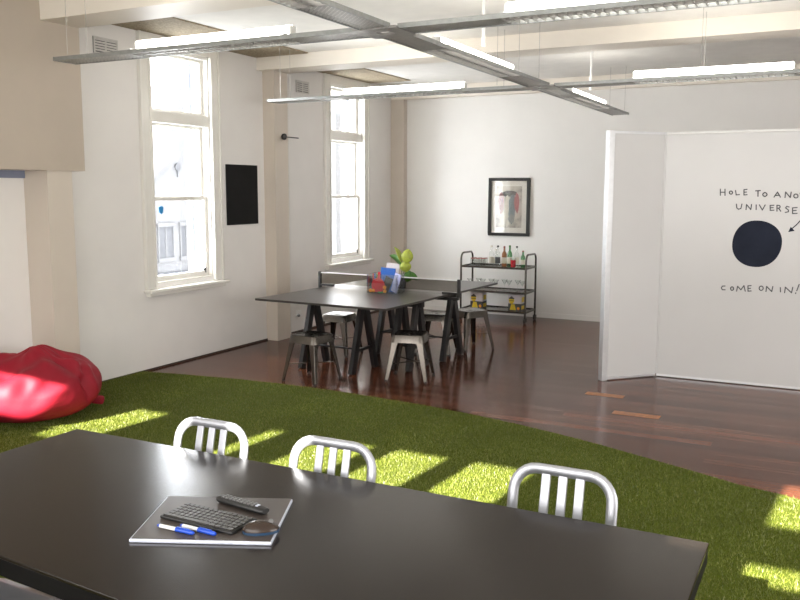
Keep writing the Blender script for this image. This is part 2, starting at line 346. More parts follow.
MB().box((0, -.9, 5.6), (.1, 1.79, 5.75)).build('ledge', 'facaded', bl)
struct(MB().box((-30, 0, -6.1), (XL-.36, 40, -6.0)).build('street', 'street'))

# ---------------------------------------------------------------- artificial grass
edge = [(XL, 6.26), (-5.8, 6.32), (-5.47, 6.37), (-5.0, 6.43), (-4.55, 6.455), (-4.0, 6.45), (-3.48, 6.405), (-3.0, 6.35), (-2.57, 6.27), (-2.15, 6.17), (-1.75, 6.05), (-1.4, 5.92), (-1.1, 5.79), (-.75, 5.64), (-.43, 5.49), (-.2, 5.43), (.2, 5.26), (.7, 5.05)]
ex = np.array([e[0] for e in edge]); ey = np.array([e[1] for e in edge])
gb = MB().prism(edge+[(.7, YR), (XL, YR)], 'z', .0005, .012).build('turf_backing', 'thatch')
rng = np.random.default_rng(3)
N = 380000
gx = rng.uniform(XL+.01, .45, N); gy = rng.uniform(1.7, 6.5, N)
keep = gy < np.interp(gx, ex, ey)-.004
keep &= gx > -gy*1.03-2.2            # nothing beyond what the window side of the room shows
gx, gy = gx[keep], gy[keep]; N = len(gx)
th = rng.uniform(0, 2*PI, N); hh = rng.uniform(.009, .020, N); lean = rng.uniform(.002, .013, N); th2 = rng.uniform(0, 2*PI, N); wd = rng.uniform(.0011, .0020, N)
V = np.zeros((N, 3, 3), np.float32)
V[:, 0] = np.stack([gx-np.cos(th)*wd, gy-np.sin(th)*wd, np.full(N, .011)], 1)
V[:, 1] = np.stack([gx+np.cos(th)*wd, gy+np.sin(th)*wd, np.full(N, .011)], 1)
V[:, 2] = np.stack([gx+np.cos(th2)*lean, gy+np.sin(th2)*lean, .011+hh], 1)
me = bpy.data.meshes.new('blades'); me.vertices.add(3*N); me.vertices.foreach_set('co', V.ravel()); me.loops.add(3*N); me.loops.foreach_set('vertex_index', np.arange(3*N, dtype=np.int32))
me.polygons.add(N); me.polygons.foreach_set('loop_start', np.arange(0, 3*N, 3, dtype=np.int32)); me.update(calc_edges=True); me.materials.append(M['grass'])
go = bpy.data.objects.new('artificial_grass', me); C.objects.link(go)
tag(go, 'green artificial grass covering the near half of the room', 'artificial grass', kind='stuff')
gb.parent = go

# ---------------------------------------------------------------- suspended trays and lights
ZTR = 2.785
tg = thing('suspended_cable_tray', 'perforated grey metal tray grid hung on wires below the ceiling', 'cable tray', (-2.525, 4.72, ZTR))
XA, YT1, YT2 = -2.525, 4.72, 7.87
def loc_(p): return (p[0]+2.525, p[1]-4.72, p[2]-ZTR)
def tray_run(nm, axis, fixed, a0, a1, lamps):
    hw = .108
    mb = MB(); lv = MB()
    def bx(m_, a, b, lo, hi, zl, zh, mi=0):
        p, q = ((a, fixed+lo, zl), (b, fixed+hi, zh)) if axis == 'x' else ((fixed+lo, a, zl), (fixed+hi, b, zh))
        m_.box(loc_(p), loc_(q), mi)
    bx(mb, a0, a1, -hw, -hw+.012, ZTR, ZTR+.028, 1); bx(mb, a0, a1, hw-.012, hw, ZTR, ZTR+.028, 1)
    cur = a0
    for l0, l1 in lamps:
        if l0 > cur: bx(mb, cur, l0, -hw+.012, hw-.012, ZTR+.004, ZTR+.010)
        bx(lv, l0, l1, -.006, .006, ZTR+.002, ZTR+.028); k = int((l1-l0)/.05)
        for i in range(k+1):
            a = l0+(l1-l0)*i/k; bx(lv, a-.002, a+.002, -hw+.012, hw-.012, ZTR+.002, ZTR+.03)
        cur = l1
    if cur < a1: bx(mb, cur, a1, -hw+.012, hw-.012, ZTR+.004, ZTR+.010)
    if a0 < -5: bx(mb, a0, a0+.006, -hw, hw, ZTR, ZTR+.03, 1)
    # rows of small round perforations, as raised dimples underneath
    t = mb.build(nm, ['perf', 'trayd'], tg)
    if lv.f: lv.build('louvre', 'tray', t)
    return t
L1 = [(-4.545, -3.20)]; L5 = [(-1.745, -.30)]; L3 = [(-4.70, -3.31)]; L6 = [(-1.69, -.37)]; LN = [(2.4, 3.9)]; L2 = [(5.47, 6.97)]; L4 = [(8.76, 10.2)]
tray_run('cross_arm', 'x', YT1, -5.29, XA-.14, L1); tray_run('cross_arm', 'x', YT1, XA+.14, 1.2, L5)
tray_run('cross_arm', 'x', YT2, -5.62, XA-.14, L3); tray_run('cross_arm', 'x', YT2, XA+.14, 1.2, L6)
tray_run('long_run', 'y', XA, 1.9, YT1-.14, LN); tray_run('long_run', 'y', XA, YT1+.14, YT2-.14, L2); tray_run('long_run', 'y', XA, YT2+.14, 11.10, L4)
for yy in (YT1, YT2):
    j = MB()
    hole = .045
    for (x0, x1, y0, y1) in ((-.15, .15, -.15, -hole), (-.15, .15, hole, .15), (-.15, -hole, -hole, hole), (hole, .15, -hole, hole)):
        j.box(loc_((XA+x0, yy+y0, ZTR-.003)), loc_((XA+x1, yy+y1, ZTR+.012)))
    j.build('junction_plate', 'tray', tg, bevel=.002)
    MB().box(loc_((XA-.03, yy-.03, ZTR+.012)), loc_((XA+.03, yy+.03, ZTR+.05))).build('junction_box', 'white', tg, bevel=.006)
ztop = lambda y: ZB if (YA0 <= y <= YA1 or YB0 <= y <= YB1) else ZC
def wire_at(x, y):
    MB().tube([loc_((x, y, ZTR+.04)), loc_((x, y, ztop(y)))], .0022, 5).build('hanger_wire', 'wire', tg)
for x in (-5.15, -1.0): 
    for dy in (-.094, .094): wire_at(x, YT1+dy)
for x in (-5.45, -2.95, -1.1):
    for dy in (-.094, .094): wire_at(x, YT2+dy)
for y in (7.45, 10.9):
    for dx in (-.094, .094): wire_at(XA+dx, y)
for y in (6.12, 9.25): MB().tube([loc_((XA+.09, y, ZTR+.12)), loc_((XA+.09, y, ZC))], .013, 8).build('cable_conduit', 'white', tg, smooth=True)

def batten(axis, fixed, a0, a1, label):
    L = a1-a0
    p = (a0+L/2, fixed, ZTR+.0325) if axis == 'x' else (fixed, a0+L/2, ZTR+.0325)
    t = thing('fluorescent_light', label, 'ceiling light', p, 0 if axis == 'x' else PI/2, 'fluorescent lights on the tray grid')
    MB().box((-L/2, -.016, .0), (L/2, .016, .010)).box((-L/2, -.097, 0), (-L/2+.02, .097, .006)).box((L/2-.02, -.097, 0), (L/2, .097, .006)).box((-L/2, -.03, .010), (-L/2+.012, .03, .065)).box((L/2-.012, -.03, .010), (L/2, .03, .065)).build('housing', 'white', t)
    MB().tube([(-L/2+.012, 0, .042), (L/2-.012, 0, .042)], .031, 12, rx=1.1, ref=(0, 1, 0)).build('tube', 'tube', t, smooth=True)
batten('x', YT1, *L1[0], 'fluorescent light on the nearer cross arm, beside the nearer window')
batten('x', YT1, *L5[0], 'fluorescent light on the nearer cross arm, cut by the top edge of the photo')
batten('x', YT2, *L3[0], 'fluorescent light on the far cross arm, in front of the far window')
batten('x', YT2, *L6[0], 'fluorescent light on the far cross arm, above the whiteboard partition')
batten('y', XA, *L2[0], 'fluorescent light on the long run, between the two junctions')
batten('y', XA, *L4[0], 'short-looking fluorescent light on the long run, beyond the far junction')
batten('y', XA, *LN[0], 'fluorescent light on the long run, nearer than the near junction')

# ---------------------------------------------------------------- wall fittings
def vent(y0, y1, z0, z1, label):
    t = thing('wall_vent', label, 'vent', (XL, (y0+y1)/2, z0), 0, 'air vents high on the window wall'); W_, H_ = (y1-y0)/2, z1-z0
    MB().box((0, -W_, 0), (.006, W_, H_)).build('backing', 'grilled', t)
    MB().box((.006, -W_, 0), (.018, W_, .012)).box((.006, -W_, H_-.012), (.018, W_, H_)).box((.006, -W_, .012), (.018, -W_+.012, H_-.012)).box((.006, W_-.012, .012), (.018, W_, H_-.012)).box((.006, -.006, .012), (.016, .006, H_-.012)).build('frame', 'grille', t)
    s = MB()
    for k in range(5):
        z = .02+k*(H_-.03)/5; s.box((.006, -W_+.012, z+.004), (.014, -.006, z+.020)).box((.006, .006, z+.004), (.014, W_-.012, z+.020))
    s.build('slats', 'grille', t)
vent(5.80, 6.09, 3.07, 3.22, 'grey slatted air vent high on the wall left of the nearer window')
vent(9.08, 9.36, 3.05, 3.20, 'grey slatted air vent high on the wall left of the far window')
tag(MB().box((XL, 7.655, 1.43), (XL+.012, 8.235, 2.115)).build('blackboard_panel', 'chalk', bevel=.002), 'plain black rectangular panel on the wall right of the nearer window', 'blackboard')
tag(MB().tube([(XL+.012, 8.86, 0), (XL+.012, 8.86, 3.2)], .016, 10).build('pipe', 'gloss', smooth=True), 'thin white pipe running up the wall beside the pilaster', 'pipe')
t = thing('wall_spotlight', 'small black knob on a short stalk sticking out above the pilaster edge', 'wall fitting', (-5.965, 8.56, 2.46))
MB().tube([(0, -.03, 0), (.03, -.03, 0)], .012, 10).build('base', 'black', t); MB().tube([(.03, -.03, 0), (.03, .27, 0)], .008, 8).build('stalk', 'black', t)
MB().lathe([(0, -.04), (.025, -.032), (.036, 0), (.025, .032), (0, .04)], (.045, -.05, 0), 12).build('head', 'black', t, smooth=True)
t = thing('power_outlet', 'small white wall outlet with a grey plug low on the wall under the black table', 'power outlet', (XL, 9.07, .24))
MB().box((0, -.06, -.04), (.01, .06, .04)).build('plate', 'white', t, bevel=.003); MB().tube([(.01, -.02, -.02), (.05, -.06, -.02)], .018, 8).build('plug', 'grey', t)

# framed picture
t = thing('framed_picture', 'black framed abstract print with cream mount on the back wall above the bar cart', 'picture', (-4.235, YB, 1.59))
hw_, hh_ = .315, .42
MB().box((-hw_, -.035, -hh_), (hw_, -.0, -hh_+.045)).box((-hw_, -.035, hh_-.045), (hw_, 0, hh_)).box((-hw_, -.035, -hh_+.045), (-hw_+.045, 0, hh_-.045)).box((hw_-.045, -.035, -hh_+.045), (hw_, 0, hh_-.045)).build('frame', 'frame', t, bevel=.004)
MB().box((-hw_+.045, -.016, -hh_+.045), (hw_-.045, -.006, hh_-.045)).build('mount', 'matb', t)
pr = MB().box((-.195, -.019, -.30), (.195, -.016, .30)).build('print', 'art', t)
def blob(nm, pts, m, y=-.0205): 
    return MB().prism(pts, 'y', y, -.019).build(nm, m, pr)
random.seed(5)
def oval(cx, cz, rx, rz, n=14, j=.15): return [(cx+rx*math.cos(2*PI*i/n)*(1+random.uniform(-j, j)), cz+rz*math.sin(2*PI*i/n)*(1+random.uniform(-j, j))) for i in range(n)]
blob('dark_patch', oval(.0, .19, .12, .045), flat('print_dark', (.04, .035, .03), .6)); blob('red_patch', oval(-.115, .05, .045, .15), flat('print_red', (.20, .03, .035), .6), -.0207)
blob('pale_patch', oval(-.03, -.06, .05, .22), flat('print_pale', (.68, .64, .54), .6), -.021); blob('teal_patch', oval(.05, -.02, .055, .22), flat('print_teal', (.12, .16, .17), .6), -.0213)
blob('pink_patch', oval(.12, .06, .035, .14), flat('print_pink', (.32, .07, .07), .6), -.0216); blob('grey_patch', oval(.04, -.17, .05, .06), flat('print_grey', (.2, .22, .2), .6), -.0219)
MB().box((-hw_+.045, -.027, -hh_+.045), (hw_-.045, -.0245, hh_-.045)).build('glazing', 'glass', t)

# ---------------------------------------------------------------- whiteboard partition
t = thing('whiteboard_partition', 'tall white folding partition with a black hole drawing and hand lettering', 'partition', (-1.49, 8.50, 0))
HP = 2.385
p1 = Vector((-1.915, 8.045, 0))-Vector((-1.49, 8.50, 0)); L = p1.length; d = p1.normalized(); nrm = Vector((-d.y, d.x, 0))
if nrm.dot(Vector((0, -1, 0))) < 0: nrm = -nrm        # faces the camera
def quad_panel(a0, a1, th0, th1, z0, z1, mb):
    b = [d*a0+nrm*th0, d*a1+nrm*th0, d*a1+nrm*th1, d*a0+nrm*th1]
    mb.hexa([v+Vector((0, 0, z0)) for v in b], [v+Vector((0, 0, z1)) for v in b]); return mb
wing = quad_panel(.0, L-.03, -.035, 0, .03, HP-.02, MB()).build('wing_panel', 'board', t)
mb = quad_panel(L-.045, L+.015, -.055, .012, 0, HP+.005, MB()); mb.build('end_post', 'boardd', t, bevel=.004)
mb = quad_panel(0, L-.045, -.045, .01, HP-.022, HP, MB()); quad_panel(.02, L-.045, -.04, .006, .01, .032, mb); mb.build('wing_rail', 'boardd', t)
MB().box((0, .0, .03), (2.0, .04, HP-.02)).build('main_panel', 'board', t)
MB().box((0, -.01, HP-.022), (2.0, .05, HP)).build('top_rail', 'white', t, bevel=.003)
MB().box((0, -.002, .008), (2.0, .045, .03)).build('bottom_rail', 'boardd', t)
MB().tube([(0, -.004, .03), (0, -.004, HP-.02)], .008, 8).build('hinge', 'board', t, smooth=True)
def sgnpow(v, e): return math.copysign(abs(v)**e, v)
circ = [(-.634+.213*sgnpow(math.cos(a), .93)+.003*math.sin(3*a), 1.344+.216*sgnpow(math.sin(a), .93)+.003*math.cos(2*a+1)) for a in [2*PI*k/56 for k in range(56)]]
MB().prism([(x+1.49, z) for x, z in circ], 'y', -.0016, 0).build('painted_hole', 'ink', t)
LET = [('writing', [[(-.977,1.847),(-.974,1.787)],[(-.936,1.847),(-.933,1.787)],[(-.975,1.817),(-.935,1.817)],[(-.868,1.814),(-.87,1.805),(-.877,1.8),(-.885,1.8),(-.893,1.805),(-.896,1.814),(-.894,1.822),(-.887,1.828),(-.878,1.828),(-.871,1.822),(-.868,1.814)],[(-.843,1.834),(-.835,1.792),(-.806,1.796)],[(-.743,1.844),(-.77,1.841),(-.768,1.792),(-.74,1.795)],[(-.769,1.818),(-.747,1.819)],[(-.67,1.83),(-.629,1.833)],[(-.649,1.833),(-.647,1.78)],[(-.571,1.797),(-.574,1.787),(-.583,1.781),(-.593,1.781),(-.603,1.787),(-.607,1.797),(-.604,1.807),(-.595,1.814),(-.584,1.814),(-.575,1.808),(-.571,1.797)],[(-.511,1.773),(-.484,1.82),(-.457,1.773)],[(-.504,1.788),(-.464,1.791)],[(-.419,1.77),(-.416,1.821),(-.375,1.77),(-.37,1.821)],[(-.312,1.785),(-.315,1.774),(-.323,1.768),(-.334,1.768),(-.343,1.774),(-.347,1.785),(-.344,1.795),(-.336,1.802),(-.325,1.802),(-.316,1.796),(-.312,1.785)],[(-.297,1.808),(-.255,1.81)],[(-.276,1.81),(-.273,1.76)],[(-.229,1.807),(-.226,1.757)],[(-.193,1.807),(-.19,1.757)],[(-.227,1.782),(-.192,1.782)],[(-.135,1.804),(-.164,1.801),(-.161,1.754),(-.132,1.756)],[(-.162,1.779),(-.139,1.78)],[(-.106,1.752),(-.109,1.804),(-.084,1.8),(-.078,1.789),(-.087,1.779),(-.106,1.778)],[(-.094,1.778),(-.071,1.753)]]),
 ('writing', [[(-.829,1.708),(-.824,1.672),(-.807,1.66),(-.788,1.668),(-.781,1.709)],[(-.743,1.657),(-.741,1.705),(-.702,1.658),(-.698,1.706)],[(-.658,1.703),(-.656,1.658)],[(-.631,1.703),(-.603,1.655),(-.581,1.703)],[(-.507,1.7),(-.539,1.698),(-.536,1.653),(-.504,1.655)],[(-.538,1.676),(-.512,1.678)],[(-.479,1.646),(-.482,1.701),(-.459,1.697),(-.454,1.685),(-.461,1.675),(-.479,1.673)],[(-.467,1.674),(-.447,1.646)],[(-.379,1.685),(-.399,1.691),(-.409,1.677),(-.384,1.658),(-.383,1.642),(-.41,1.636)],[(-.313,1.681),(-.351,1.678),(-.348,1.626),(-.31,1.629)],[(-.349,1.653),(-.319,1.655)]]),
 ('writing', [[(-.89,.935),(-.914,.933),(-.923,.916),(-.914,.898),(-.888,.899)],[(-.814,.914),(-.816,.904),(-.823,.898),(-.831,.897),(-.838,.903),(-.841,.913),(-.839,.923),(-.832,.93),(-.824,.93),(-.817,.924),(-.814,.914)],[(-.787,.891),(-.78,.939),(-.75,.906),(-.725,.948),(-.711,.895)],[(-.662,.951),(-.69,.947),(-.687,.897),(-.659,.901)],[(-.688,.923),(-.666,.925)],[(-.557,.932),(-.56,.92),(-.568,.912),(-.579,.911),(-.588,.918),(-.592,.93),(-.589,.943),(-.581,.95),(-.57,.951),(-.561,.944),(-.557,.932)],[(-.532,.902),(-.529,.951),(-.483,.905),(-.476,.953)],[(-.412,.946),(-.409,.905)],[(-.374,.9),(-.37,.952),(-.316,.903),(-.308,.955)],[(-.257,.984),(-.274,.923)],[(-.28,.906),(-.282,.897)]])]
def strokes(sts, wd):
    mb = MB()
    for st in sts:
        for a, b in zip(st, st[1:]):
            A, B = Vector((a[0]+1.49, a[1])), Vector((b[0]+1.49, b[1])); e = (B-A).normalized(); nn = Vector((-e.y, e.x))*wd/2
            A = A-e*wd*.3; B = B+e*wd*.3
            mb.prism([A-nn, B-nn, B+nn, A+nn], 'y', -.0016, 0)
    return mb
for nm, sts in LET: strokes(sts, .0098).build(nm, 'inkt', t)
mb = strokes([[(-.365, 1.468), (-.342, 1.494), (-.311, 1.524), (-.283, 1.56), (-.262, 1.6), (-.235, 1.645), (-.2, 1.69)]], .009)
mb.prism([(-.375+1.49, 1.458), (-.321+1.49, 1.470), (-.356+1.49, 1.506)], 'y', -.0018, 0); mb.build('arrow_drawing', 'ink', t)

# ---------------------------------------------------------------- black table tennis table
TX, TY, TRZ = -4.278, 8.022, R(-2.5)
t = thing('table_tennis_table', 'large black table tennis table on black trestle legs', 'table', (TX, TY, 0), TRZ)
WX, LY, HT = .755, 1.29, .76
for a, b in ((-LY, -.002), (.002, LY)): MB().box((-WX, a, HT-.022), (WX, b, HT)).build('tabletop', ['ping'], t, bevel=.003)
def aframe(x, yc, spread, top, nm='leg'):
    for sgn in (-1, 1): MB().bar((x, yc+sgn*.035, top), (x, yc+sgn*spread, 0), .045, .075, (0, 1, 0)).build(nm, 'black', t)
def trestle(xs, yc, top=HT-.10, spread=.225):
    MB().box((min(xs)-.06, yc-.035, top-.02), (max(xs)+.06, yc+.035, HT-.022)).build('beam', 'black', t)
    for x in xs: aframe(x, yc, spread, top)
    r = MB()
    zr = .23; yy = spread-(spread-.035)*zr/top
    for x in xs: r.bar((x, yc-yy, zr), (x, yc+yy, zr), .02, .03)
    r.tube([(min(xs), yc-yy, zr+.02), (max(xs), yc-yy, zr+.02)], .011, 8)
    r.build('stretcher', 'black', t)
trestle([-.50, .115], -.645); trestle([.34, .53], -.26, spread=.19); trestle([-.23, .60], .40)
# net
t = thing('table_tennis_net', 'black table tennis net with a white top band across the black table', 'net', (TX, TY, HT), TRZ)
YN = .0
for sx in (-1, 1):
    p = MB().box((sx*(WX+.115)-.016, YN-.014, -.03), (sx*(WX+.115)+.016, YN+.014, .158)).build('post', 'black', t, bevel=.003)
    MB().box((min(sx*(WX-.07), sx*(WX+.115)), YN-.02, .0005), (max(sx*(WX-.07), sx*(WX+.115)), YN+.02, .02)).box((min(sx*(WX-.04), sx*(WX+.115)), YN-.018, -.055), (max(sx*(WX-.04), sx*(WX+.115)), YN+.018, -.03)).tube([(sx*(WX+.02), YN, -.11), (sx*(WX+.02), YN, -.0235)], .008, 8).build('clamp', 'black', p)
MB().box((-WX-.1, YN-.001, .025), (WX+.1, YN+.001, .142)).build('mesh', 'netm', t)
MB().box((-WX-.1, YN-.003, .142), (WX+.1, YN+.003, .154)).build('band', 'white', t)

# stools
def make_stool(label):
    t = thing('metal_stool', label, 'stool', (0, 0, 0), 0, 'gunmetal stools around the black table')
    H = .455; s = .152
    def rsq(h, r, z, n=5):
        pts = []
        for cx, cy, a in ((h-r, h-r, 0), (-h+r, h-r, 90), (-h+r, -h+r, 180), (h-r, -h+r, 270)): pts += [(x, y, z) for x, y in arc(cx, cy, r, a, a+90, n)]
        return pts
    rings = [rsq(s+.016, .05, H-.075), rsq(s+.004, .045, H-.015), rsq(s, .045, H-.003), rsq(s-.006, .045, H), rsq(s-.02, .04, H-.004), rsq(.02, .018, H-.008)]
    mb = MB(); k = len(rings[0]); vv = [v for r_ in rings for v in r_]
    fs = [(i*k+j, i*k+(j+1) % k, (i+1)*k+(j+1) % k, (i+1)*k+j) for i in range(len(rings)-1) for j in range(k)]
    mb.add(vv, fs); mb.build('seat', 'gun', t, smooth=True)
    for sx in (-1, 1):
        for sy in (-1, 1):
            tp = Vector((sx*(s-.012), sy*(s-.012), H-.03)); bt = Vector((sx*.205, sy*.205, .0)); mid = tp.lerp(bt, .55)
            # folded channel leg: wide at the top, narrow at the foot, open towards the stool
            def ring(p, w_, th):
                return [p+Vector((sx*th*.2, sy*th*.2, 0)), p+Vector((-sx*w_, sy*.004, 0)), p+Vector((-sx*w_, -sy*.006, 0)), p+Vector((-sx*.006, -sy*.006, 0)), p+Vector((-sx*.006, -sy*w_, 0)), p+Vector((sx*.004, -sy*w_, 0))]
            rg = [ring(tp, .062, .02), ring(tp.lerp(bt, .3), .048, .02), ring(tp.lerp(bt, .97), .027, .015)]
            vv = [v for r_ in rg for v in r_]; fs = [(i*6+j, i*6+(j+1) % 6, (i+1)*6+(j+1) % 6, (i+1)*6+j) for i in range(2) for j in range(6)]+[tuple(range(6)), tuple(range(12, 18))]
            lg = MB().add(vv, fs).build('leg', 'gun', t, smooth=False, bevel=.002)
            MB().tube([bt+Vector((-sx*.010, -sy*.010, 0)), bt+Vector((-sx*.011, -sy*.011, .022))], .017, 8).build('foot', 'key', lg)
    z = .17; q = .152+(.205-.152)*(1-z/.425)-.02
    st = MB()
    for a, b in (((-q, -q), (q, q)), ((-q, q), (q, -q))):
        st.bar((a[0], a[1], z if a[1] == -q and b[1] == q and a[0] < 0 else z+.016), (b[0], b[1], z if a[0] < 0 and a[1] < 0 else z+.016), .022, .006)
    st.build('cross_brace', 'gun', t)
    return t
st1 = make_stool('gunmetal metal stool at the near left corner of the black table, nearest the grass')
st1.location = (-4.43, 6.775, 0); st1.rotation_euler = (0, 0, R(-6))
dup(st1, (-3.61, 7.27, 0), R(14), 'gunmetal stool at the right side of the black table, the nearest on that side')
dup(st1, (-4.90, 8.05, 0), R(4), 'metal stool behind the trestle legs, on the window side of the black table')
dup(st1, (-3.95, 8.62, 0), R(10), 'gunmetal stool half under the black table, between the two stools on its right side')
dup(st1, (-3.715, 9.04, 0), R(57), 'gunmetal stool at the far right corner of the black table, before the bar cart')

# things on the black table
bx0, by0 = -4.165, 7.80
t = thing('clear_storage_box', 'clear acrylic box full of games and stationery on the black table', 'storage box', (bx0, by0, HT), R(4))
w2, d2, h2 = .165, .115, .20
MB().box((-w2, -d2, 0), (w2, d2, .004)).build('base', 'acryl', t)
MB().box((-w2, -d2, .004), (w2, -d2+.003, h2)).box((-w2, d2-.003, .004), (w2, d2, h2)).box((-w2, -d2+.003, .004), (-w2+.003, d2-.003, h2)).box((w2-.003, -d2+.003, .004), (w2, d2-.003, h2)).build('wall', 'acryl', t)
def inbox(nm, mb, m, label, cat, dx, dy, dz=.0045, rot=(0, 0, 0), group=None, **k):
    o = mb.build(nm, m, **k); o.location = (bx0+dx, by0+dy, HT+dz); o.rotation_euler = rot; return tag(o, label, cat, group)
def bat(): # blade with a short handle
    return [(x, z+.095) for x, z in arc(0, .075, .075, -75, 255, 18)]+[(-.013, .085), (-.013, .03), (.013, .03), (.013, .085)]
inbox('table_tennis_bat', MB().prism([(u, .17-v) for u, v in bat()], 'y', -.006, .006), P_red, 'red rubber table tennis bat leaning in front in the clear box', 'bat', -.045, -.085, .083, (R(-4), R(4), 0), smooth=True)
def ball(): return MB().lathe([(.02*math.sin(PI*i/8), -.02*math.cos(PI*i/8)+.02) for i in range(9)], n=12)
for dx, dy, l in ((-.135, -.085, 'orange table tennis ball at the left front corner of the clear box'), (-.095, -.088, 'orange table tennis ball beside the red bat, second from the left in the clear box'), (.035, -.088, 'orange table tennis ball low in the clear box, just right of the red bat'), (.032, -.086, 'orange table tennis ball resting upon another ball right of the red bat')):
    inbox('table_tennis_ball', ball(), P_orange, l, 'ball', dx, dy, .0445 if 'upon' in l else .0045, group='orange balls in the clear box', smooth=True)
inbox('folder', MB().box((-.085, -.006, 0), (.085, .006, .25)), P_blue, 'bright blue folder standing upright at the back of the clear box', 'folder', -.02, .055, rot=(R(-4), R(3), 0))
inbox('magazine', MB().box((-.075, -.004, 0), (.075, .004, .30)), P_paper, 'white and pink papers standing highest behind the blue folder', 'papers', .01, .085, rot=(R(-3), R(5), 0))
inbox('notebook', MB().box((-.05, -.007, 0), (.05, .007, .20)), P_lav, 'lavender notebook leaning at the right side of the clear box', 'notebook', .095, .0, .012, (R(-8), R(14), R(-30)))
inbox('booklet', MB().box((-.045, -.003, 0), (.045, .003, .17)), 'black', 'dark booklet leaning diagonally behind the orange balls', 'booklet', .0, -.045, .008, (R(-6), R(22), 0))
inbox('sharpener', MB().box((-.03, -.012, 0), (.03, .012, .014)), P_green, 'small green block on the bottom of the clear box at the front', 'block', -.012, -.09, bevel=.002)
for i, (c, nm_, dx) in enumerate(((P_red, 'red', -.13), (P_blue, 'blue', -.112), (P_yel, 'yellow', -.075), (P_green, 'green', -.094), (flat('black_marker', (.02, .02, .02)), 'black', -.056))):
    inbox('marker_pen', MB().tube([(0, 0, 0), (0, 0, .14)], .007, 8).tube([(0, 0, .14), (0, 0, .19)], .0078, 8), c, '%s marker pen standing upright at the left back of the clear box' % nm_, 'marker pen', dx, -.03+.006*i, .006, (R(-3), R(-3), 0), 'marker pens in the clear box')
t = thing('potted_plant', 'leafy plant with lime green leaves behind the clear box on the black table', 'plant', (-4.19, 8.22, HT))
MB().lathe([(.04, 0), (.045, .01), (.055, .11), (.05, .11), (.045, .09), (0, .09)], n=18).build('pot', P_pot, t, smooth=True)
def leaf(az, tilt, L, W, z0, m, roll=0, face=None):
    mb = MB(); n_ = 8; rows = []
    for i in range(n_+1):
        u = i/n_; ww = W*math.sin(PI*(u**.8))**.8*.5 if 0 < u < 1 else .001
        bend = tilt-u*u*.7
        rows.append((u*L, ww, bend))
    x = z = 0; vv = []; prevu = 0
    for s_i, ww, b in rows:
        ds = s_i-prevu; prevu = s_i; x += ds*math.cos(b); z += ds*math.sin(b)
        for sg in (-1, 0, 1): vv.append(Vector((x, sg*ww, z+abs(sg)*ww*.25)))
    fs = [(i*3+j, i*3+j+1, (i+1)*3+j+1, (i+1)*3+j) for i in range(n_) for j in range(2)]
    Mx = Matrix.Translation((0, 0, z0)) @ Matrix.Rotation(az, 4, 'Z') @ Matrix.Rotation(roll, 4, 'X')
    mb.add([Mx @ v for v in vv], fs); o = mb.build('leaf', m, t, smooth=True)
    sm = o.modifiers.new('thick', 'SOLIDIFY'); sm.thickness = .002
    MB().tube([(0, 0, .09), Mx @ Vector((0, 0, 0)), Mx @ Vector((.03, 0, .02))], .004, 6).build('stem', P_leaf, o)
def leaf_face(c, w_, h_, m, lean=0, yawd=0):
    """broad leaf seen face on: an upright oval blade with a crease, on a stem"""
    mb = MB(); n_ = 10; vv = []
    for i in range(n_+1):
        u = i/n_; ww = w_/2*max(.02, math.sin(PI*min(1, u*.96+.02))**.7); z = (u-.5)*h_
        for sg in (-1, -.5, 0, .5, 1): vv.append(Vector((sg*ww, -.02*(1-abs(sg))-.02*math.sin(PI*u), z)))
    fs = [(i*5+j, i*5+j+1, (i+1)*5+j+1, (i+1)*5+j) for i in range(n_) for j in range(4)]
    Mx = Matrix.Translation(c) @ Matrix.Rotation(yawd, 4, 'Z') @ Matrix.Rotation(lean, 4, 'Y')
    mb.add([Mx @ v for v in vv], fs); o = mb.build('leaf', m, t, smooth=True); sm = o.modifiers.new('thick', 'SOLIDIFY'); sm.thickness = .002
    b = Mx @ Vector((0, .0, -h_/2+.01)); MB().tube([(0, 0, .09), ((b.x)*.5, b.y*.5, (b.z+.09)*.5+.01), b], .004, 6).build('stem', P_leaf, o)
leaf_face((.075, -.02, .355), .13, .165, P_leafl, R(8), R(27)); leaf_face((.06, -.03, .245), .125, .125, P_leafl, R(-10), R(27)); leaf_face((.075, .01, .135), .10, .13, P_leaf, R(15), R(27)); leaf_face((.14, .03, .14), .05, .12, P_leaf, R(-38), R(27))
leaf(R(205), R(66), .23, .11, .25, P_leaf, R(55)); leaf(R(170), R(75), .22, .09, .27, P_leafl)

# ---------------------------------------------------------------- bar cart
CX, CY = -4.205, 11.26
t = thing('bar_cart', 'three-tier dark metal bar cart on castors against the back wall', 'bar cart', (CX, CY, 0))
hx, hy = .48, .215
for sx in (-1, 1):
    pts = [(sx*hx, -hy, .10), (sx*hx, -hy, .86)]+[(sx*hx, -hy+.09-.09*math.cos(R(a)), .86+.09*math.sin(R(a))) for a in range(15, 91, 15)]+[(sx*hx, hy-.09+.09*math.sin(R(a)), .86+.09*math.cos(R(a))) for a in range(15, 91, 15)]+[(sx*hx, hy, .10)]
    MB().tube(pts, .014, 10).build('end_frame', 'gun', t, smooth=True)
    for sy in (-1, 1):
        cs = MB().tube([(sx*hx, sy*hy, .07), (sx*hx, sy*hy, .10)], .012, 8).box((sx*hx-.02, sy*hy-.022, .03), (sx*hx-.016, sy*hy+.022, .075)).box((sx*hx+.016, sy*hy-.022, .03), (sx*hx+.02, sy*hy+.022, .075)).box((sx*hx-.02, sy*hy-.02, .068), (sx*hx+.02, sy*hy+.02, .075)).build('castor', 'gun', t)
        MB().tube([(sx*hx-.014, sy*hy, .036), (sx*hx+.014, sy*hy, .036)], .036, 16).build('wheel', 'key', cs, smooth=True)
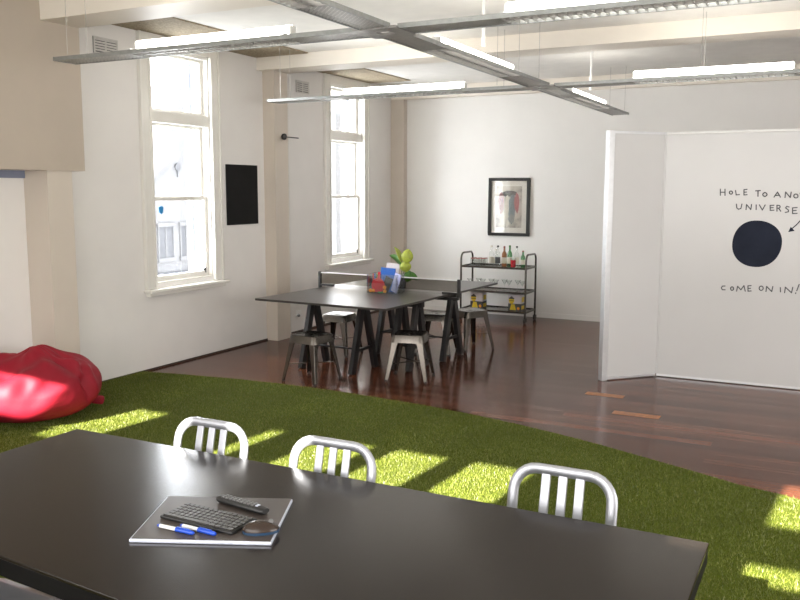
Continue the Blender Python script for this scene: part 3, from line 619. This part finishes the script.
for nm, z in (('top_shelf', .755), ('middle_shelf', .415), ('bottom_shelf', .145)):
    MB().box((-hx+.012, -hy+.005, z), (hx-.012, hy-.005, z+.008)).box((-hx, -hy-.008, z-.006), (hx, -hy+.005, z+.022)).box((-hx, hy-.005, z-.006), (hx, hy+.008, z+.022)).box((-hx-.006, -hy, z-.006), (-hx+.012, hy, z+.022)).box((hx-.012, -hy, z-.006), (hx+.006, hy, z+.022)).build(nm, 'gun', t)
def cart(nm, x, y, z, label, cat, group): return thing(nm, label, cat, (CX+x, CY+y, z), 0, group)
def bottle(x, y, h, r, body, label, cap=P_cap, lab=P_label, fill=None):
    b = cart('bottle', x, y, .7635, label, 'bottle', 'bottles on the bar cart')
    MB().lathe([(r*.95, 0), (r, .005), (r, h*.58), (r*.85, h*.66), (.013, h*.76), (.013, h*.93)], n=14).build('glass', body, b, smooth=True)
    MB().lathe([(.0145, h*.92), (.0145, h), (0, h)], n=10).build('cap', cap, b)
    MB().lathe([(r+.0008, h*.15), (r+.0008, h*.45)], n=14).build('label', lab, b)
    if fill: MB().lathe([(r*.85, .006), (r*.85, h*.45), (0, h*.45)], n=12).build('spirit', fill, b)
bottle(-.115, .02, .29, .034, 'clear', 'tall clear glass bottle, leftmost of the bottles on the cart', P_label, P_label)
bottle(-.075, .09, .235, .036, 'clear', 'short clear bottle behind the leftmost bottles on the cart', P_label, P_label)
bottle(.0, -.03, .295, .036, 'clear', 'tall clear bottle with a dark cap and dark label on the cart', P_dlabel, P_dlabel)
bottle(.075, .03, .285, .036, P_amber, 'amber brown bottle with a reddish cap on the cart', P_cap, P_label)
bottle(.16, .02, .30, .034, P_gglass, 'green glass bottle with a green cap on the cart', P_leaf, P_label)
bottle(.25, .06, .29, .032, 'clear', 'clear bottle with a pale label directly behind the red drink', P_dlabel, P_label)
bottle(.345, .05, .23, .030, P_gglass, 'squat green bottle at the right end of the cart top', P_cap, P_label)
g = cart('drinking_glass', .255, -.10, .7635, 'glass filled with bright red drink on the cart top', 'glass', None)
MB().lathe([(.036, 0), (.042, .13), (.039, .13), (.034, .006), (0, .006)], n=16).build('bowl', 'clear', g, smooth=True); MB().lathe([(.033, .007), (.037, .105), (0, .105)], n=16).build('drink', P_redd, g, smooth=True)
tray = tag(MB().box((-.13, -.085, 0), (.13, .085, .006)).build('serving_mat', 'grey', loc=(CX-.285, CY-.02, .7635)), 'flat grey mat under the tumblers at the left end of the cart top', 'mat')
lbls = ['front left', 'front middle', 'front right', 'back left', 'back middle', 'back right']
for i in range(6):
    xx, yy = -.365+(i % 3)*.08, -.065+(i//3)*.085
    g = cart('tumbler', xx, yy, .77, 'upturned clear tumbler with reddish base, %s one on the grey mat' % lbls[i], 'glass', 'tumblers on the grey mat')
    MB().lathe([(.036, 0), (.032, .095), (.029, .092), (.033, .0)], n=14).build('bowl', 'clear', g, smooth=True); MB().lathe([(.031, .0955), (.031, .107), (0, .107)], n=14).build('base', flat('rose_glass', (.45, .16, .14), .2), g)
ordw = ['first', 'second', 'third', 'fourth', 'fifth', 'sixth', 'seventh', 'eighth', 'ninth']
for i in range(9):
    g = cart('cocktail_glass', -.40+i*.098, -.03+(.05 if i % 2 else -.04), .4235, 'clear stemmed cocktail glass on the middle shelf, %s from the left' % ordw[i], 'glass', 'cocktail glasses on the middle shelf')
    MB().lathe([(.032, 0), (.030, .004), (.004, .008), (.004, .08), (.006, .085)], n=14).build('stem', 'clear', g, smooth=True)
    MB().lathe([(.004, .083), (.047, .155), (.045, .155), (.003, .088)], n=16).build('bowl', 'clear', g, smooth=True)
def carton(x, label):
    b = cart('carton', x, -.06, .1535, label, 'carton', 'printed cartons on the bottom shelf')
    MB().box((-.095, -.075, 0), (.095, .075, .11), 0).box((-.095, -.075, .11), (.095, .075, .235), 1).build('box', [P_dlabel, P_paper], b)
    MB().prism([(-.045+.04*math.cos(i*PI/8), .155+.05*math.sin(i*PI/8)) for i in range(16)], 'y', -.0765, -.075).prism([(-.05, .1), (.0, .1), (.02, .02), (-.07, .02)], 'y', -.0765, -.075).build('printed_shape', P_yel, b)
    MB().prism([(-.085, .185), (-.045, .215), (-.005, .185), (-.01, .172), (-.08, .172)], 'y', -.0775, -.0765).box((-.08, -.0775, .145), (-.01, -.0765, .153)).build('printed_mark', P_dlabel, b)
    MB().box((.095, -.06, .03), (.0965, .06, .08)).box((.095, -.05, .13), (.0965, .05, .2)).build('side_print', P_yel, b)
    MB().prism([(.055+.02*math.cos(i*PI/6), .045+.02*math.sin(i*PI/6)) for i in range(12)], 'y', -.0765, -.075).build('printed_dot', P_orange, b)
carton(-.27, 'black and white carton with yellow print, left one on the bottom shelf of the cart'); carton(.30, 'black and white carton with yellow print, right one on the bottom shelf of the cart')

# ---------------------------------------------------------------- red beanbag
def beanbag():
    n1, n2 = 110, 60; vv = []
    rr = random.Random(4)
    folds = [(rr.uniform(0, 2*PI), rr.uniform(.35, 1.5), rr.uniform(.06, .17), rr.uniform(.03, .085), rr.uniform(-1.8, 1.8)) for _ in range(34)]
    for i in range(n2+1):
        v = i/n2; ph = PI*v
        for j in range(n1):
            th_ = 2*PI*j/n1
            z = math.cos(ph); r_ = math.sin(ph)**.7
            zz = .30+.30*z if z > 0 else .30*(1-abs(z)**.75)
            k = 1+.05*math.sin(2*th_+.8)+.035*math.sin(3*th_+2)+.02*math.sin(7*th_)
            for a, e, w_, dp, sl in folds:
                da = (th_-a-sl*(v-.45)+PI) % (2*PI)-PI
                g = math.exp(-((ph-e)/.45)**2)
                k += (-dp*math.exp(-(da/w_)**2)+.5*dp*math.exp(-((da-1.6*w_)/w_)**2))*g
            x, y = math.cos(th_)*r_*k, math.sin(th_)*r_*k
            top = max(0, z)
            sag = .13*math.exp(-((x-.15)**2+(y+.55)**2)/.05)+.05*math.exp(-((x+.3)**2+(y-.1)**2)/.06)
            zz += top*(.10*math.exp(-((x+.05)**2+(y-.12)**2)/.16)+.06*math.exp(-((x+.1)**2+(y+1.0)**2)/.1)-sag)+.035*top*math.sin(9*x+4*y)*math.cos(5*y-3*x)+.03*top*(k-1)*6
            vv.append((.475*x, .57*y, max(0, .80*zz)))
    fs = [(i*n1+j, i*n1+(j+1) % n1, (i+1)*n1+(j+1) % n1, (i+1)*n1+j) for i in range(n2) for j in range(n1)]
    return MB().add(vv, fs)
t = thing('beanbag', 'large red fabric beanbag slumped on the grass by the left wall', 'beanbag', (-5.62, 4.53, .034), R(-4))
b = beanbag().build('cover', 'red', t, smooth=True)
sm = b.modifiers.new('sub', 'SUBSURF'); sm.levels = 1; sm.render_levels = 1
MB().bar((.20, .40, .08), (.275, .475, .06), .07, .07).build('handle_tab', 'red', t, bevel=.02)

# ---------------------------------------------------------------- orange floor strips
for x0, x1, y, l in ((-1.925, -1.585, 7.48, 'orange tape strip on the floorboards by the end post of the partition'), (-1.55, -1.17, 6.92, 'orange tape strip on the floorboards, the one closer to the grass')):
    tag(MB().box((x0, y-.055, .0005), (x1, y+.055, .0015)).build('floor_tape', 'orange'), l, 'tape', 'orange tape strips on the floor')

# ---------------------------------------------------------------- near dark table
t = thing('dining_table', 'long dark brown-black table across the foreground', 'table', (-1.655, 2.13, 0))
TH = .74; x0, x1, y0, y1 = -1.365, 1.366, -.545, .555
poly = [(x0-.02, y1), (x1, y1), (x1, -.655), (.013, -.565), (-.514, -.525), (x0-.02, -.465)]
MB().prism(poly, 'z', TH-.012, TH).build('tabletop', 'tablet', t, bevel=.003)
MB().prism([(x*.998, y*.998) for x, y in poly], 'z', TH-.066, TH-.012).build('edge_band', 'tedge', t)
for sx in (-1, 1):
    for sy in (-1, 1): MB().box((sx*1.22-.035, sy*.42-.035, .012), (sx*1.22+.035, sy*.42+.035, TH-.066)).build('leg', 'black', t, bevel=.004)
MB().box((-1.185, -.435, TH-.12), (1.185, -.405, TH-.066)).box((-1.185, .405, TH-.12), (1.185, .435, TH-.066)).build('apron', 'black', t)

# ---------------------------------------------------------------- aluminium chairs
def make_chair(label):
    t = thing('aluminium_chair', label, 'chair', (0, 0, 0), 0, 'aluminium chairs at the long dark table')
    w_, H, rc = .180, .832, .085
    yb = lambda z: .30 if z < .44 else .30+(z-.44)*.24     # the back leans away from the seat
    yl = lambda z: yb(z)+(.44-z)*.16 if z < .44 else yb(z)
    path = [(-w_-.02, z) for z in (.03,)]+[(-w_, .42), (-w_, H-rc)]+[(-w_+rc-rc*math.cos(R(a)), H-rc+rc*math.sin(R(a))) for a in (15, 30, 45, 60, 75, 90)]
    path += [(-x, z) for x, z in reversed(path)]
    MB().tube([(x, yl(z), z) for x, z in path], .0125, 12, rx=1.6, plane=(0, 1, 0)).build('back_frame', 'alu', t, smooth=True)
    for x in (-.062, 0, .062):
        MB().bar((x, yb(.46)-.0, .46), (x, yb(H-.012), H-.012), .034, .010, (0, 1, 0)).build('slat', 'alu', t, bevel=.003)
    MB().bar((-w_, yb(.47), .47), (w_, yb(.47), .47), .012, .03).build('back_rail', 'alu', t, bevel=.003)
    nx, ny = 10, 10; vv = []
    for i in range(nx+1):
        for j in range(ny+1):
            u, v = i/nx*2-1, j/ny*2-1; sx_ = .20*u*(1-.06*v*0) ; yy = .10+.195*v
            if abs(u) > .8 and v < -.8: yy += .02
            vv.append((sx_, yy, .455-.014*(1-u*u)*(1-.5*v*v)+(-.012 if v < -.9 else 0)))
    fs = [(i*(ny+1)+j, (i+1)*(ny+1)+j, (i+1)*(ny+1)+j+1, i*(ny+1)+j+1) for i in range(nx) for j in range(ny)]
    s = MB().add(vv, fs).build('seat', 'alu', t, smooth=True); so = s.modifiers.new('thick', 'SOLIDIFY'); so.thickness = .012; so.offset = -1
    for sx in (-1, 1):
        MB().tube([(sx*.18, -.06, .44), (sx*.19, -.085, .03)], .0135, 10).build('front_leg', 'alu', t, smooth=True)
        MB().tube([(sx*.187, -.075, .2), (sx*.195, yl(.2), .2)], .008, 8).build('stretcher', 'alu', t, smooth=True)
    MB().tube([(-.187, -.072, .23), (.187, -.072, .23)], .008, 8).build('stretcher', 'alu', t, smooth=True)
    return t
ch = make_chair('aluminium slatted-back chair at the far side of the dark table, leftmost of three')
ch.location = (-2.325, 2.385, 0)
dup(ch, (-1.715, 2.385, 0), 0, 'aluminium slatted-back chair at the far side of the dark table, middle of three')
dup(ch, (-.808, 2.47, 0), 0, 'aluminium slatted-back chair at the far side of the dark table, rightmost of three')
dup(ch, (-2.42, 1.83, 0), PI, 'aluminium chair on the near side of the dark table, at the bottom left corner')

# ---------------------------------------------------------------- things on the dark table
A = R(24.2)
t = thing('dark_board', 'dark brown flat board with pale silver edges lying on the dark table', 'board', (-1.767, 2.113, TH), A)
MB().box((-.224, -.186, .0), (.224, .186, .011)).build('silver_base', 'silver', t, bevel=.003)
MB().box((-.219, -.178, .011), (.219, .186, .0125)).build('dark_top', 'brown', t)
ZK = TH+.013
t = thing('keyboard', 'small black keyboard with grey keys on the dark board', 'keyboard', (-1.775, 2.085, ZK), R(-1))
MB().box((-.15, -.065, 0), (.15, .065, .010)).build('base', 'key', t, bevel=.003)
k = MB()
for r_ in range(6):
    cols = 14
    y = .050-r_*.0198
    if r_ == 5:
        segs = [(-.142, -.115), (-.112, -.09), (-.087, -.062), (-.059, .045), (.048, .07), (.073, .095), (.098, .118), (.121, .142)]
        for a, b in segs: k.box((a, y-.008, .010), (b, y+.008, .0145))
    else:
        for c in range(cols):
            x = -.142+c*.0203+(0 if r_ == 0 else .002*r_); k.box((x, y-.008, .010), (min(x+.0165, .143), y+.008, .0145))
k.build('keys', mat('keycaps', (.040, .037, .034), .4, var=.1), t)
t = thing('remote_control', 'black remote control with small grey buttons lying behind the keyboard', 'remote control', (-1.742, 2.222, ZK), R(-7))
MB().tube([(-.11, 0, .012), (-.10, 0, .012), (.10, 0, .012), (.11, 0, .012)], [.015, .021, .021, .016], 14, rx=.58, ref=(0, 0, 1)).build('body', 'key', t, smooth=True)
k = MB()
for i in range(9):
    for j in range(3): k.box((-.085+i*.017, -.013+j*.0105, .0225), (-.075+i*.017, -.0065+j*.0105, .0262))
k.build('buttons', 'grey', t); MB().box((.068, -.008, .023), (.078, .008, .0258)).build('label_plate', 'silver', t)
t = thing('computer_mouse', 'glossy dark computer mouse at the front right corner of the dark board', 'computer mouse', (-1.562, 2.085, ZK), R(38))
t.scale = (1.12, 1.15, 1.15)
def half(L_, W_, H_, z0, xa=-1, xb=1):
    vv = []; n1, n2 = 14, 10
    for i in range(n1+1):
        u = xa+(xb-xa)*i/n1; uu = max(0, 1-abs(u)**2.6)**.5
        for j in range(n2+1):
            a = PI*j/n2; vv.append((u*L_/2, math.cos(a)*W_/2*max(.02, uu), z0+math.sin(a)*H_*(max(.0, 1-(u+.15)**2/1.4))**.6*max(.05, uu)**.5))
    return MB().add(vv, [(i*(n2+1)+j, i*(n2+1)+j+1, (i+1)*(n2+1)+j+1, (i+1)*(n2+1)+j) for i in range(n1) for j in range(n2)])
MB().prism([(x*.052, y*.029) for x, y in [(math.cos(2*PI*i/20), math.sin(2*PI*i/20)) for i in range(20)]], 'z', .0, .008).build('base', 'mouseb', t)
half(.105, .058, .024, .008).build('shell', 'mouse', t, smooth=True)
MB().tube([(.028, -.003, .028), (.028, .003, .028)], .007, 12).build('scroll_wheel', 'grey', t)
def pen(x, y, rz, label):
    t = thing('pen', label, 'pen', (x, y, ZK), rz, 'blue pens beside the keyboard')
    r_ = .0062
    MB().tube([(-.07, 0, r_), (-.005, 0, r_)], r_, 10).build('barrel', 'white', t, smooth=True)
    MB().tube([(-.005, 0, r_), (.06, 0, r_), (.066, 0, r_)], [r_*1.15, r_*1.15, r_*.7], 10).build('cap', 'blue', t, smooth=True)
    MB().tube([(-.08, 0, r_), (-.07, 0, r_)], [r_*.6, r_*1.05], 10).build('tail', 'blue', t, smooth=True); MB().box((.0, -.0018, r_*2.1), (.05, .0018, r_*2.1+.003)).build('clip', 'blue', t)
pen(-1.80, 1.965, R(1), 'white and blue pen in front of the keyboard, the nearer of the two'); pen(-1.735, 1.995, R(-2), 'blue pen touching the front of the keyboard, the farther of the two')
